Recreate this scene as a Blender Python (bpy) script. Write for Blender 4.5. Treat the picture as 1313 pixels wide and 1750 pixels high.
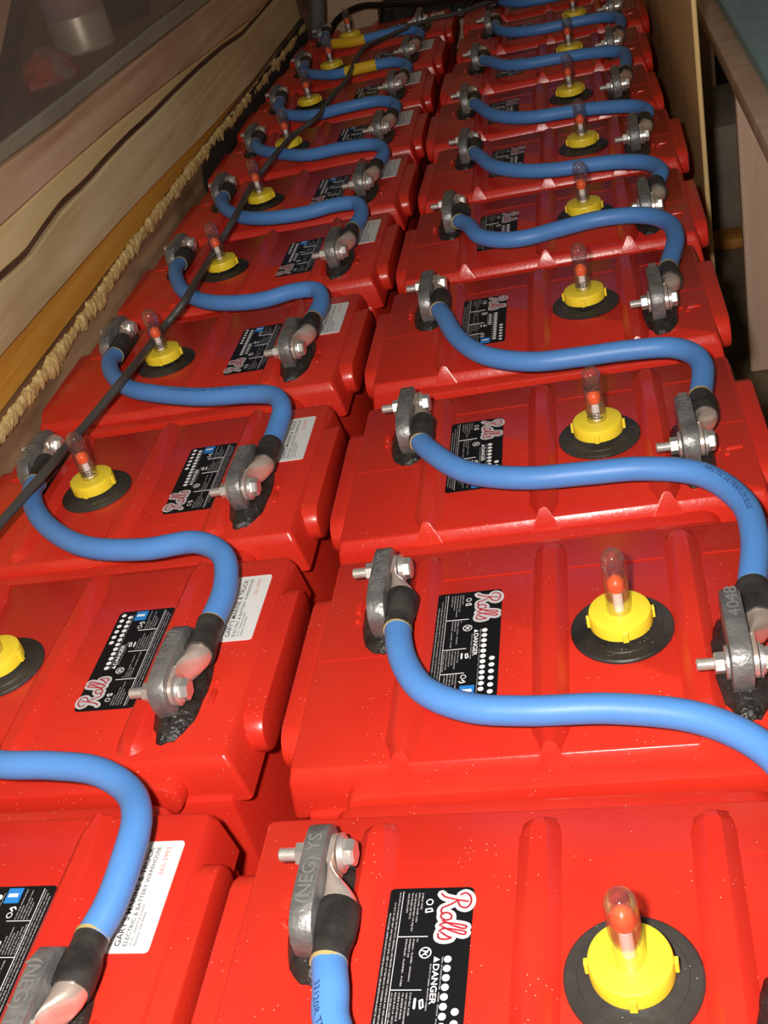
import bpy, bmesh, math, random
from mathutils import Vector, Matrix, noise

random.seed(7)
for o in list(bpy.data.objects): bpy.data.objects.remove(o, do_unlink=True)
scene = bpy.context.scene
COL = scene.collection

# ------------------------------------------------------------------ camera
CAM_POS = Vector((0.02556925, -0.29885313, 0.46846478))
CAM_R = ((0.96741439, 0.11324532, -0.22646168),
         (-0.12057347, -0.58043661, -0.80532936),
         (-0.22264643, 0.80639248, -0.54786835))      # rows: right, down, forward
cam_data = bpy.data.cameras.new('camera')
cam = bpy.data.objects.new('camera', cam_data); COL.objects.link(cam)
r, d, fw = (Vector(v) for v in CAM_R)
M = Matrix.Identity(4)
for i in range(3):
    M[i][0] = r[i]; M[i][1] = -d[i]; M[i][2] = -fw[i]; M[i][3] = CAM_POS[i]
cam.matrix_world = M
cam_data.sensor_fit = 'VERTICAL'; cam_data.sensor_height = 24.0
cam_data.lens = 1932.117 / 1750 * 24.0
cam_data.clip_start = 0.01; cam_data.clip_end = 50
scene.camera = cam

# ------------------------------------------------------------------ light: the camera's flash and the dim shed
world = bpy.data.worlds.new('dim_shed'); scene.world = world; world.use_nodes = True
bg = world.node_tree.nodes['Background']
bg.inputs[0].default_value = (1.0, 0.84, 0.66, 1); bg.inputs[1].default_value = 0.095
fl = bpy.data.lights.new('camera_flash', 'SPOT')
fl.energy = 40.0; fl.color = (1.0, 0.95, 0.88); fl.shadow_soft_size = 0.016
fl.spot_size = math.radians(130); fl.spot_blend = 0.35
flash = bpy.data.objects.new('camera_flash', fl); COL.objects.link(flash)
flash.location = CAM_POS - r * 0.055 - d * 0.030 + fw * -0.03
flash.rotation_euler = (fw + d * -0.16).to_track_quat('-Z', 'Y').to_euler()
scene.view_settings.view_transform = 'Standard'
scene.view_settings.look = 'None'
scene.view_settings.gamma = 1.0
scene.view_settings.use_curve_mapping = False
scene.view_settings.exposure = 0.0

# ------------------------------------------------------------------ helpers
PI = math.pi
FLOOR_Z = -0.45


def mat(name, color, rough=0.5, metal=0.0, spec=0.5, coat=0.0, bump=None, var=None, specks=None):
    """Principled material; var = (scale, colour2, stretch) noise variation; bump = (scale, strength)."""
    m = bpy.data.materials.new(name); m.use_nodes = True
    nt = m.node_tree; N = nt.nodes; L = nt.links
    b = N['Principled BSDF']
    b.inputs['Base Color'].default_value = (*color, 1)
    b.inputs['Roughness'].default_value = rough
    b.inputs['Metallic'].default_value = metal
    b.inputs['Specular IOR Level'].default_value = spec
    b.inputs['Coat Weight'].default_value = coat
    tc = N.new('ShaderNodeTexCoord'); oi = N.new('ShaderNodeObjectInfo')
    add = N.new('ShaderNodeVectorMath'); add.operation = 'ADD'
    mul = N.new('ShaderNodeMath'); mul.operation = 'MULTIPLY'; mul.inputs[1].default_value = 7.3
    L.new(oi.outputs['Random'], mul.inputs[0])
    L.new(tc.outputs['Object'], add.inputs[0]); L.new(mul.outputs[0], add.inputs[1])
    vec = add.outputs[0]
    col = None
    if var:
        mp = N.new('ShaderNodeMapping'); mp.inputs['Scale'].default_value = var[2] if len(var) > 2 else (1, 1, 1)
        L.new(vec, mp.inputs[0])
        n = N.new('ShaderNodeTexNoise'); n.inputs['Scale'].default_value = var[0]; n.inputs['Detail'].default_value = 6
        L.new(mp.outputs[0], n.inputs['Vector'])
        cr = N.new('ShaderNodeValToRGB'); cr.color_ramp.elements[0].position = 0.35; cr.color_ramp.elements[1].position = 0.65
        cr.color_ramp.elements[0].color = (*color, 1); cr.color_ramp.elements[1].color = (*var[1], 1)
        L.new(n.outputs['Fac'], cr.inputs[0]); col = cr.outputs[0]
    if specks:
        v = N.new('ShaderNodeTexVoronoi'); v.inputs['Scale'].default_value = specks[0]
        L.new(vec, v.inputs['Vector'])
        lt = N.new('ShaderNodeMath'); lt.operation = 'LESS_THAN'; lt.inputs[1].default_value = specks[1]
        L.new(v.outputs['Distance'], lt.inputs[0])
        n2 = N.new('ShaderNodeTexNoise'); n2.inputs['Scale'].default_value = specks[0] * 0.11
        L.new(vec, n2.inputs['Vector'])
        gt = N.new('ShaderNodeMath'); gt.operation = 'GREATER_THAN'; gt.inputs[1].default_value = 0.56
        L.new(n2.outputs['Fac'], gt.inputs[0])
        mm = N.new('ShaderNodeMath'); mm.operation = 'MULTIPLY'; L.new(lt.outputs[0], mm.inputs[0]); L.new(gt.outputs[0], mm.inputs[1])
        mx = N.new('ShaderNodeMix'); mx.data_type = 'RGBA'
        L.new(mm.outputs[0], mx.inputs[0])
        if col: L.new(col, mx.inputs[6])
        else: mx.inputs[6].default_value = (*color, 1)
        mx.inputs[7].default_value = (*specks[2], 1)
        col = mx.outputs[2]
    if col: L.new(col, b.inputs['Base Color'])
    if bump:
        n = N.new('ShaderNodeTexNoise'); n.inputs['Scale'].default_value = bump[0]; n.inputs['Detail'].default_value = 5
        L.new(vec, n.inputs['Vector'])
        bp = N.new('ShaderNodeBump'); bp.inputs['Strength'].default_value = bump[1]; bp.inputs['Distance'].default_value = 0.002
        L.new(n.outputs['Fac'], bp.inputs['Height']); L.new(bp.outputs[0], b.inputs['Normal'])
    return m


def wood(name, c1, c2, c3, rough=0.75, along='Y', scale=1.0, blot=None):
    """Sawn timber: grain streaks along one axis, blotches, pores."""
    m = bpy.data.materials.new(name); m.use_nodes = True
    nt = m.node_tree; N = nt.nodes; L = nt.links; b = N['Principled BSDF']
    b.inputs['Roughness'].default_value = rough; b.inputs['Specular IOR Level'].default_value = 0.3
    tc = N.new('ShaderNodeTexCoord'); oi = N.new('ShaderNodeObjectInfo')
    mul = N.new('ShaderNodeMath'); mul.operation = 'MULTIPLY'; mul.inputs[1].default_value = 11.0
    L.new(oi.outputs['Random'], mul.inputs[0])
    add = N.new('ShaderNodeVectorMath'); L.new(tc.outputs['Object'], add.inputs[0]); L.new(mul.outputs[0], add.inputs[1])
    mp = N.new('ShaderNodeMapping'); s = [30 * scale] * 3; s['XYZ'.index(along)] = 1.6 * scale
    mp.inputs['Scale'].default_value = s; L.new(add.outputs[0], mp.inputs[0])
    n = N.new('ShaderNodeTexNoise'); n.inputs['Scale'].default_value = 1.0; n.inputs['Detail'].default_value = 8; n.inputs['Distortion'].default_value = 1.2
    L.new(mp.outputs[0], n.inputs['Vector'])
    cr = N.new('ShaderNodeValToRGB'); e = cr.color_ramp.elements
    e[0].position = 0.3; e[0].color = (*c1, 1); e[1].position = 0.72; e[1].color = (*c3, 1)
    x = e.new(0.5); x.color = (*c2, 1)
    L.new(n.outputs['Fac'], cr.inputs[0]); out = cr.outputs[0]
    if blot:
        n2 = N.new('ShaderNodeTexNoise'); n2.inputs['Scale'].default_value = blot[0]; n2.inputs['Detail'].default_value = 4
        mp2 = N.new('ShaderNodeMapping'); s2 = [1.6] * 3; s2['XYZ'.index(along)] = 0.5; mp2.inputs['Scale'].default_value = s2
        L.new(add.outputs[0], mp2.inputs[0]); L.new(mp2.outputs[0], n2.inputs['Vector'])
        c2r = N.new('ShaderNodeValToRGB'); c2r.color_ramp.elements[0].position = 0.48; c2r.color_ramp.elements[1].position = 0.66
        L.new(n2.outputs['Fac'], c2r.inputs[0])
        mx = N.new('ShaderNodeMix'); mx.data_type = 'RGBA'; L.new(c2r.outputs[0], mx.inputs[0])
        L.new(out, mx.inputs[6]); mx.inputs[7].default_value = (*blot[1], 1); out = mx.outputs[2]
    L.new(out, b.inputs['Base Color'])
    bp = N.new('ShaderNodeBump'); bp.inputs['Strength'].default_value = 0.35; bp.inputs['Distance'].default_value = 0.003
    L.new(n.outputs['Fac'], bp.inputs['Height']); L.new(bp.outputs[0], b.inputs['Normal'])
    return m


def clear(name, tint, gloss_rough, f0, f1, haze=0.0):
    """Clear plastic or glass: see-through body with a reflection that grows at grazing angles."""
    m = bpy.data.materials.new(name); m.use_nodes = True
    nt = m.node_tree; N = nt.nodes; L = nt.links
    N.remove(N['Principled BSDF']); out = N['Material Output']
    t = N.new('ShaderNodeBsdfTransparent'); t.inputs[0].default_value = (*tint, 1)
    g = N.new('ShaderNodeBsdfGlossy'); g.inputs['Roughness'].default_value = gloss_rough
    lw = N.new('ShaderNodeLayerWeight'); lw.inputs[0].default_value = 0.25
    mr = N.new('ShaderNodeMapRange'); mr.inputs[3].default_value = f0; mr.inputs[4].default_value = f1
    L.new(lw.outputs['Facing'], mr.inputs[0])
    mx = N.new('ShaderNodeMixShader'); L.new(mr.outputs[0], mx.inputs[0]); L.new(t.outputs[0], mx.inputs[1]); L.new(g.outputs[0], mx.inputs[2])
    df = N.new('ShaderNodeBsdfDiffuse'); df.inputs[0].default_value = (.9, .88, .88, 1)
    mx2 = N.new('ShaderNodeMixShader'); mx2.inputs[0].default_value = haze; L.new(mx.outputs[0], mx2.inputs[1]); L.new(df.outputs[0], mx2.inputs[2])
    L.new(mx2.outputs[0], out.inputs[0])
    return m


class MB:
    def __init__(s): s.v = []; s.f = []

    def add(s, verts, faces):
        o = len(s.v); s.v += [tuple(p) for p in verts]; s.f += [tuple(i + o for i in f) for f in faces]
        return s

    def box(s, x0, x1, y0, y1, z0, z1):
        v = [(x, y, z) for x in (x0, x1) for y in (y0, y1) for z in (z0, z1)]
        return s.add(v, [(0, 1, 3, 2), (4, 6, 7, 5), (0, 4, 5, 1), (2, 3, 7, 6), (0, 2, 6, 4), (1, 5, 7, 3)])

    def bbox(s, x0, x1, y0, y1, z0, z1, bev=0.003, seg=2):
        bm = bmesh.new(); bmesh.ops.create_cube(bm, size=1)
        for v in bm.verts:
            v.co = Vector(((x0 + x1) / 2 + v.co.x * (x1 - x0), (y0 + y1) / 2 + v.co.y * (y1 - y0), (z0 + z1) / 2 + v.co.z * (z1 - z0)))
        bmesh.ops.bevel(bm, geom=list(bm.edges), offset=bev, segments=seg, profile=0.5, affect='EDGES')
        return s.bm(bm)

    def bm(s, bm):
        bm.verts.index_update()
        s.add([v.co[:] for v in bm.verts], [[v.index for v in f.verts] for f in bm.faces]); bm.free()
        return s

    def rings(s, rings, cap0=True, cap1=True, closed=False):
        n = len(rings[0]); o = len(s.v); fs = []
        for i in range(len(rings) - (0 if closed else 1)):
            a = i * n; b = ((i + 1) % len(rings)) * n
            for j in range(n):
                k = (j + 1) % n; fs.append((a + j, a + k, b + k, b + j))
        if not closed:
            if cap0: fs.append(tuple(range(n - 1, -1, -1)))
            if cap1: fs.append(tuple((len(rings) - 1) * n + j for j in range(n)))
        return s.add([p for r_ in rings for p in r_], fs)

    def lathe(s, prof, n=24, axis='Z', c=(0, 0, 0), cap0=True, cap1=True):
        rs = []
        for rr, h in prof:
            ring = []
            for j in range(n):
                a = 2 * PI * j / n; p = (rr * math.cos(a), rr * math.sin(a), h)
                if axis == 'X': p = (p[2], p[0], p[1])
                if axis == 'Y': p = (p[1], p[2], p[0])
                ring.append((p[0] + c[0], p[1] + c[1], p[2] + c[2]))
            rs.append(ring)
        return s.rings(rs, cap0, cap1)

    def prism(s, poly, x0, x1, axis='X'):
        """poly in the two other axes, extruded along axis."""
        def P(a, b, t): return {'X': (t, a, b), 'Y': (a, t, b), 'Z': (a, b, t)}[axis]
        n = len(poly)
        return s.add([P(a, b, x0) for a, b in poly] + [P(a, b, x1) for a, b in poly],
                     [tuple(range(n - 1, -1, -1)), tuple(range(n, 2 * n))] + [(i, (i + 1) % n, (i + 1) % n + n, i + n) for i in range(n)])

    def tube(s, pts, rad, n=12, cap=True):
        pts = [Vector(p) for p in pts]; rs = []
        t0 = (pts[1] - pts[0]).normalized(); up = Vector((0, 0, 1))
        if abs(t0.dot(up)) > 0.9: up = Vector((1, 0, 0))
        nrm = (up - t0 * up.dot(t0)).normalized()
        for i, p in enumerate(pts):
            t = (pts[min(i + 1, len(pts) - 1)] - pts[max(i - 1, 0)]).normalized()
            nrm = (nrm - t * nrm.dot(t)).normalized(); bn = t.cross(nrm)
            R_ = rad(i / (len(pts) - 1)) if callable(rad) else rad
            rs.append([p + nrm * (R_ * math.cos(2 * PI * j / n)) + bn * (R_ * math.sin(2 * PI * j / n)) for j in range(n)])
        return s.rings(rs, cap, cap)

    def mesh(s, name, material, smooth=35):
        me = bpy.data.meshes.new(name); me.from_pydata(s.v, [], s.f); me.validate()
        bm = bmesh.new(); bm.from_mesh(me); bmesh.ops.recalc_face_normals(bm, faces=list(bm.faces)); bm.to_mesh(me); bm.free()
        if smooth:
            me.shade_smooth(); me.set_sharp_from_angle(angle=math.radians(smooth))
        me.materials.append(material)
        return me


def put(name, me, parent=None, loc=(0, 0, 0), rz=0.0, **props):
    o = bpy.data.objects.new(name, me); COL.objects.link(o)
    o.location = loc; o.rotation_euler = (0, 0, rz)
    if parent: o.parent = parent
    for k, v in props.items(): o[k] = v
    return o


def catmull(pts, per=8):
    pts = [Vector(p) for p in pts]; P = [pts[0] * 2 - pts[1]] + pts + [pts[-1] * 2 - pts[-2]]; out = []
    for i in range(1, len(P) - 2):
        p0, p1, p2, p3 = P[i - 1:i + 3]
        d01 = max((p1 - p0).length, 1e-5) ** .5; d12 = max((p2 - p1).length, 1e-5) ** .5; d23 = max((p3 - p2).length, 1e-5) ** .5
        m1 = (p2 - p1) + d12 * ((p1 - p0) / d01 - (p2 - p0) / (d01 + d12))
        m2 = (p2 - p1) + d12 * ((p3 - p2) / d23 - (p3 - p1) / (d12 + d23))
        for j in range(per):
            t = j / per; t2 = t * t; t3 = t2 * t
            out.append(p1 * (2 * t3 - 3 * t2 + 1) + m1 * (t3 - 2 * t2 + t) + p2 * (-2 * t3 + 3 * t2) + m2 * (t3 - t2))
    out.append(pts[-1]); return out


def text2d(body, size, align='LEFT', bold=0.0, res=3, width=1.0):
    """Flat outlines of a line of lettering as (verts2d, faces)."""
    cu = bpy.data.curves.new('t', 'FONT'); cu.body = body; cu.size = size; cu.align_x = align
    cu.resolution_u = res; cu.offset = bold; cu.fill_mode = 'FRONT'
    o = bpy.data.objects.new('t', cu); COL.objects.link(o)
    me = o.to_mesh(); v = [(p.co.x * width, p.co.y) for p in me.vertices]; f = [tuple(p.vertices) for p in me.polygons]
    o.to_mesh_clear(); bpy.data.objects.remove(o); bpy.data.curves.remove(cu)
    return v, f


def text_fit(body, width, height, **k):
    """Lettering scaled to an exact width, cap height about 0.7 of height."""
    v, f = text2d(body, 1.0, **k)
    w = max(p[0] for p in v) - min(p[0] for p in v); x0 = min(p[0] for p in v)
    return [((p[0] - x0) * width / w, p[1] * height / 0.72) for p in v], f


def flat(mb, vf, x=0, y=0, z=0):
    return mb.add([(p[0] + x, p[1] + y, z) for p in vf[0]], vf[1])


def ribbon(mb, pts, w, z, sc=1.0, ox=0, oy=0):
    P = [Vector((p[0] * sc + ox, p[1] * sc + oy)) for p in pts]
    for a, b in zip(P[:-1], P[1:]):
        t = (b - a)
        if t.length < 1e-9: continue
        n = Vector((-t.y, t.x)).normalized() * w / 2
        mb.add([(*(a + n), z), (*(a - n), z), (*(b - n), z), (*(b + n), z)], [(0, 1, 2, 3)])
    for p in P:
        mb.add([(p.x + w / 2 * math.cos(k * PI / 4), p.y + w / 2 * math.sin(k * PI / 4), z) for k in range(8)], [tuple(range(8))])
    return mb


def curve2(pts, per=5):
    return [(p.x, p.y) for p in catmull([(a, b, 0) for a, b in pts], per)]


# ------------------------------------------------------------------ materials
RED = mat('red_plastic', (0.60, 0.030, 0.014), 0.29, spec=0.5, bump=(260, 0.10), specks=(300, 0.085, (0.85, 0.45, 0.36)), var=(9, (0.55, 0.022, 0.012)))
BLACKRUB = mat('black_rubber', (0.015, 0.014, 0.013), 0.45, spec=0.3, bump=(120, 0.3), var=(22, (0.045, 0.04, 0.036)), specks=(420, 0.10, (0.5, 0.48, 0.45)))
GREASE = mat('black_tar', (0.012, 0.010, 0.009), 0.2, bump=(300, 0.9), var=(120, (0.03, 0.026, 0.024)))
SHRINK = mat('heat_shrink', (0.016, 0.015, 0.014), 0.45, spec=0.3, bump=(180, 0.25), var=(60, (0.045, 0.040, 0.037)))
LEAD = mat('grey_lead', (0.16, 0.155, 0.155), 0.42, metal=0.55, bump=(220, 0.45), var=(70, (0.27, 0.265, 0.26)))
LEADHI = mat('worn_lead', (0.36, 0.355, 0.35), 0.35, metal=0.6)
STEEL = mat('stainless_steel', (0.80, 0.78, 0.75), 0.34, metal=0.85, bump=(200, 0.1))
TIN = mat('tinned_copper', (0.88, 0.76, 0.68), 0.30, metal=0.75, bump=(90, 0.25), var=(80, (0.84, 0.66, 0.56)))
ADHES = mat('amber_adhesive', (0.42, 0.33, 0.14), 0.3)
BLUE = mat('blue_jacket', (0.082, 0.245, 0.60), 0.46, spec=0.5, bump=(160, 0.06), var=(24, (0.075, 0.225, 0.56)))
INKBLUE = mat('dark_blue_ink', (0.012, 0.03, 0.11), 0.5)
YELLOW = mat('yellow_plastic', (0.86, 0.65, 0.035), 0.38, bump=(200, 0.06))
TAPE = mat('yellow_tape', (0.80, 0.50, 0.02), 0.45)
ORANGE = mat('orange_float', (1.0, 0.14, 0.025), 0.35)
WHITEP = mat('white_plastic', (0.9, 0.87, 0.85), 0.4)
CLEAR = clear('clear_plastic', (0.975, 0.960, 0.960), 0.06, 0.03, 0.75, 0.010)
LABELBLK = mat('black_label', (0.007, 0.007, 0.008), 0.40, spec=0.2)
INKWHITE = mat('white_ink', (0.82, 0.82, 0.84), 0.45)
INKGREY = mat('grey_ink', (0.60, 0.60, 0.62), 0.5)
INKRED = mat('red_ink', (0.55, 0.02, 0.04), 0.5)
INKPINK = mat('faded_red_ink', (0.62, 0.22, 0.2), 0.6)
INKBLACK = mat('black_ink', (0.03, 0.03, 0.035), 0.5)
LABELBLUE = mat('blue_panel', (0.02, 0.21, 0.62), 0.4)
PAPER = mat('white_sticker', (0.72, 0.72, 0.70), 0.45)
W_GREY = wood('weathered_plank', (0.56, 0.41, 0.21), (0.74, 0.57, 0.31), (0.84, 0.69, 0.41), blot=(3.5, (0.56, 0.40, 0.21)))
W_SAP = wood('pale_sapwood', (0.70, 0.50, 0.23), (0.82, 0.61, 0.30), (0.88, 0.70, 0.39), blot=(3, (0.68, 0.48, 0.22)))
W_PINK = wood('pinkish_plank', (0.48, 0.28, 0.17), (0.64, 0.41, 0.26), (0.74, 0.52, 0.35), blot=(4, (0.42, 0.24, 0.16)))
W_BARK = wood('dark_bark', (0.05, 0.022, 0.012), (0.09, 0.042, 0.022), (0.13, 0.065, 0.035))
W_AMBER = wood('amber_plywood_edge', (0.58, 0.25, 0.03), (0.68, 0.32, 0.045), (0.75, 0.40, 0.07))
W_DARK = wood('stained_board', (0.26, 0.14, 0.07), (0.46, 0.28, 0.15), (0.64, 0.43, 0.25), blot=(9, (0.17, 0.085, 0.045)))
W_POST = wood('tan_board', (0.66, 0.44, 0.18), (0.76, 0.52, 0.22), (0.82, 0.60, 0.29), along='Z')
W_BENCH = wood('bench_timber', (0.60, 0.40, 0.285), (0.68, 0.46, 0.33), (0.75, 0.53, 0.39), along='Z', blot=(3, (0.60, 0.40, 0.285)))
W_BACK = wood('tan_panel', (0.50, 0.32, 0.21), (0.56, 0.37, 0.245), (0.60, 0.41, 0.28))
SHADOWBLK = mat('shadow_black', (0.012, 0.010, 0.009), 0.85, bump=(60, 0.6), var=(14, (0.035, 0.025, 0.018)))
FOAM = mat('yellow_foam', (0.92, 0.71, 0.31), 0.7, bump=(220, 1.0), var=(110, (0.66, 0.45, 0.15)))
STRIP = mat('dull_metal_strip', (0.30, 0.27, 0.21), 0.42, metal=0.2, bump=(80, 0.3), var=(20, (0.40, 0.36, 0.28), (1, .3, 1)))
TEAL = mat('blue_green_paint', (0.27, 0.43, 0.48), 0.6, bump=(90, 0.5), var=(60, (0.34, 0.50, 0.55)))
DIRT = mat('dark_floor', (0.14, 0.105, 0.065), 0.9, bump=(30, 0.8), var=(12, (0.26, 0.20, 0.12)))
GREYHOSE = mat('grey_hose', (0.13, 0.125, 0.12), 0.55)
WIREGREY = mat('grey_wire', (0.062, 0.057, 0.054), 0.45, bump=(150, 0.2))
WIREBLK = mat('black_wire', (0.014, 0.013, 0.012), 0.4)
BAG = mat('black_bag', (0.012, 0.012, 0.012), 0.18, bump=(70, 0.5))

# ------------------------------------------------------------------ the setting
def structure(name, me, parent=None, **k):
    o = put(name, me, parent, **k)
    if not parent: o['kind'] = 'structure'
    return o


structure('floor', MB().box(-2.2, 2.2, -1.2, 3.6, FLOOR_Z - 0.04, FLOOR_Z).mesh('floor', DIRT, 0))

# left wall: planks that run along the battery bank, bottom to top (points are y, z along each edge)
WX = -0.575
A_LOW = [(-1.0, .068), (.5, .066), (.92, .059), (1.05, .054), (1.24, .046), (1.50, .033), (1.78, .024), (2.08, .024), (2.40, .022)]
WAVY = [(-1.0, .118), (.3, .112), (.55, .121), (.712, .119), (.785, .115), (.838, .12), (.905, .125), (.98, .122), (1.071, .1235), (1.159, .123), (1.266, .120), (1.394, .119), (1.533, .116), (1.689, .110), (1.839, .0985), (2.088, .101), (2.40, .098)]
BC = [(-1.0, .172), (.4, .165), (.754, .159), (.926, .156), (1.138, .149), (1.354, .139), (1.585, .126), (1.878, .110), (2.109, .1045), (2.40, .100)]
G_LO = [(-1.0, .219), (.5, .210), (.803, .205), (.974, .199), (1.169, .197), (1.418, .191), (1.662, .185), (2.0, .180), (2.40, .172)]
G_HI = [(-1.0, .240), (.822, .222), (.995, .219), (1.133, .217), (1.353, .215), (1.58, .211), (2.0, .205), (2.40, .198)]


def sample(edge, y):
    for (a, b), (c, d_) in zip(edge[:-1], edge[1:]):
        if a <= y <= c: return b + (d_ - b) * (y - a) / (c - a)
    return edge[-1][1]


def plank(name, lo, hi, x, th, m, y0=-0.9, y1=2.38, rough=0.0006, parent=None, seed=0, gap=0.0008):
    mb = MB(); n = 130; rings = []
    for i in range(n + 1):
        y = y0 + (y1 - y0) * i / n
        a = sample(lo, y) + gap + rough * noise.noise((y * 30, seed, 1)); b = sample(hi, y) - gap + rough * noise.noise((y * 30, seed, 5))
        dx = 0.0015 * noise.noise((y * 4, seed, 9)); c = 0.0022
        rings.append([(x - th, y, a), (x + dx - c, y, a), (x + dx, y, a + c), (x + dx, y, b - c), (x + dx - c, y, b), (x - th, y, b)])
    mb.rings(rings)
    return put(name, mb.mesh(name, m, 40), parent)


wall_left = bpy.data.objects.new('wall_left', None); COL.objects.link(wall_left); wall_left['kind'] = 'structure'
plank('plank', A_LOW, WAVY, WX + 0.004, 0.022, W_GREY, parent=wall_left, seed=1)
plank('plank', [(y, z + .0042) for y, z in WAVY], BC, WX - 0.001, 0.020, W_SAP, parent=wall_left, seed=2)
plank('bark_edge', [(y, z - .002) for y, z in WAVY], [(y, z + .0075) for y, z in WAVY], WX - 0.0008, 0.012, W_BARK, parent=wall_left, seed=3)
plank('plank', BC, G_LO, WX + 0.001, 0.022, W_PINK, parent=wall_left, seed=4)
plank('plank', [(y, z + .024 - .004) for y, z in [(-1, 0), (2.4, 0)]], [(y, z + .006) for y, z in A_LOW], WX - 0.002, 0.03, W_AMBER, parent=wall_left, seed=5)
plank('plank', [(-1, -.40), (2.4, -.40)], [(-1, .019), (1.33, .021), (2.4, .012)], WX + 0.006, 0.03, W_DARK, parent=wall_left, seed=6)
plank('metal_strip', G_LO, G_HI, WX - 0.004, 0.006, STRIP, parent=wall_left, seed=7, rough=.0012)
# black sheet added as painted shadow over the stained board's far end
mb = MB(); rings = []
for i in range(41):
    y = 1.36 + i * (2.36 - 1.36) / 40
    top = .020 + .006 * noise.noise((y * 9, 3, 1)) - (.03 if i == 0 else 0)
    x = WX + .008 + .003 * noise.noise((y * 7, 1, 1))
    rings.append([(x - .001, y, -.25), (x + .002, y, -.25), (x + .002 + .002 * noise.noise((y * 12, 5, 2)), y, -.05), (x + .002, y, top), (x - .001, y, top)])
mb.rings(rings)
put('shadow_sheet', mb.mesh('shadow_sheet', SHADOWBLK, 60), wall_left)
# expanding-foam bead squeezed out between the boards
mb = MB(); rings = []; n = 1300
FO = [(-.9, .018), (.6, .019), (.83, .020), (.99, .025), (1.15, .026), (1.37, .025), (1.56, .021), (1.79, .016), (2.0, .014), (2.38, .012)]
for i in range(n + 1):
    y = -.88 + (2.33 + .88) * i / n; zc = sample(FO, y) - .003; ring = []
    rr = .0066 * (1 + .45 * noise.noise((y * 17, 2, 0)) + .35 * noise.noise((y * 60, 7, 0)))
    drip = .010 * max(0, noise.noise((y * 23, 9, 3)) - .15) * 2.2
    for j in range(12):
        a = 2 * PI * j / 12; c_, s_ = math.cos(a), math.sin(a)
        k = 1 + .42 * noise.noise((y * 150, c_ * 2.2, s_ * 2.2 + 4)) + .25 * noise.noise((y * 330, c_ * 4, s_ * 4 + 9))
        ring.append((WX + .0075 + .55 * rr * k * c_, y, zc + rr * k * s_ * (1.5 if s_ < 0 else 1.0) - (drip if s_ < -.3 else 0)))
    rings.append(ring)
mb.rings(rings)
put('foam_bead', mb.mesh('foam_bead', FOAM, 70), wall_left)

# the pane above the planks, with the recess behind it
window_1 = bpy.data.objects.new('window_1', None); COL.objects.link(window_1); window_1['kind'] = 'structure'
PANE = clear('scuffed_pane', (0.92, 0.90, 0.86), 0.14, 0.04, 0.25, 0.05)
put('pane', MB().box(WX - .014, WX - .010, -.9, 2.36, .212, .9).mesh('pane', PANE, 0), window_1)
wall_recess = put('wall_recess', MB().box(-.92, -.90, -.9, 2.6, FLOOR_Z, 1.1).mesh('wall_recess', wood('olive_board', (.22, .14, .055), (.30, .19, .075), (.36, .23, .10)), 0), None, kind='structure')
put('recess_shelf', MB().box(-.90, WX - .03, -.9, 2.36, .150, .172).mesh('recess_shelf', wood('shelf_board', (.22, .12, .07), (.30, .17, .10), (.36, .22, .13)), 0), wall_recess)

# back wall, right-hand board, bench
BACKY = 2.40
structure('wall_back', MB().box(-.70, .30, BACKY, BACKY + .02, FLOOR_Z, .6).mesh('wall_back', W_BACK, 0))
structure('trim_1', MB().bbox(-.575, -.535, BACKY - .10, BACKY - .06, FLOOR_Z, .5, .002, 1).mesh('trim_1', W_BARK, 30))

side = put('side_board', MB().bbox(.152, .158, 1.17, 2.38, FLOOR_Z, .42, .0015, 1).mesh('side_board', W_POST, 30), None,
           label='tan upright plywood board along the right-hand row of batteries, far end', category='board')

bench = put('workbench', None, None, (.212, 1.31, FLOOR_Z), label='pinkish timber bench with a blue-green top at the upper right', category='bench')
HB = -FLOOR_Z
put('rail', MB().bbox(0, .060, -1.0, 1.0, HB - .024, HB, .0025, 2).mesh('rail', W_BENCH, 30), bench)
put('rail', MB().bbox(.70, .76, -1.0, 1.0, HB - .024, HB, .0025, 2).mesh('rail', W_BENCH, 30), bench)
put('end_panel', MB().bbox(.001, .75, 0, .022, 0, HB - .0245, .002, 1).mesh('end_panel', W_BENCH, 30), bench)
put('bench_top', MB().bbox(.029, .76, -1.0, 1.0, HB + .0005, HB + .018, .002, 1).mesh('bench_top', TEAL, 30), bench)
for x in (.02, .70):
    for y in (-.99, .93): put('leg', MB().bbox(x, x + .05, y, y + .05, 0, HB - .0245, .002, 1).mesh('leg', W_BENCH, 30), bench)

# ------------------------------------------------------------------ batteries
CENTERS = {'R0': (-0.0477, 0.0003, -0.0251), 'R1': (-0.0396, 0.2329, -0.0063), 'R2': (-0.0444, 0.456, 0.0108), 'R3': (-0.0478, 0.694, 0.0031),
           'R4': (-0.0413, 0.9179, -0.0021), 'R5': (-0.0369, 1.1488, -0.0179), 'R6': (-0.0477, 1.3773, 0.0141), 'R7': (-0.0442, 1.614, -0.0026),
           'R8': (-0.032, 1.846, 0), 'R9': (-0.034, 2.08, 0),
           'L0': (-0.389, 0.0169, -0.025), 'L1': (-0.3854, 0.2529, -0.0167), 'L2': (-0.3892, 0.4767, -0.0002), 'L3': (-0.3932, 0.7145, -0.0056),
           'L4': (-0.3852, 0.946, 0.0015), 'L5': (-0.3834, 1.1706, 0.0007), 'L6': (-0.3873, 1.4023, 0.0069), 'L7': (-0.3934, 1.6313, 0.02),
           'L8': (-0.3909, 1.860, 0.0), 'L9': (-0.3877, 2.0889, 0.0)}
TX, TY, BZ = 0.107, 0.058, 0.020       # terminal bolt axis
RIDGE_X = (-0.0855, 0.0, 0.0855)


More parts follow.
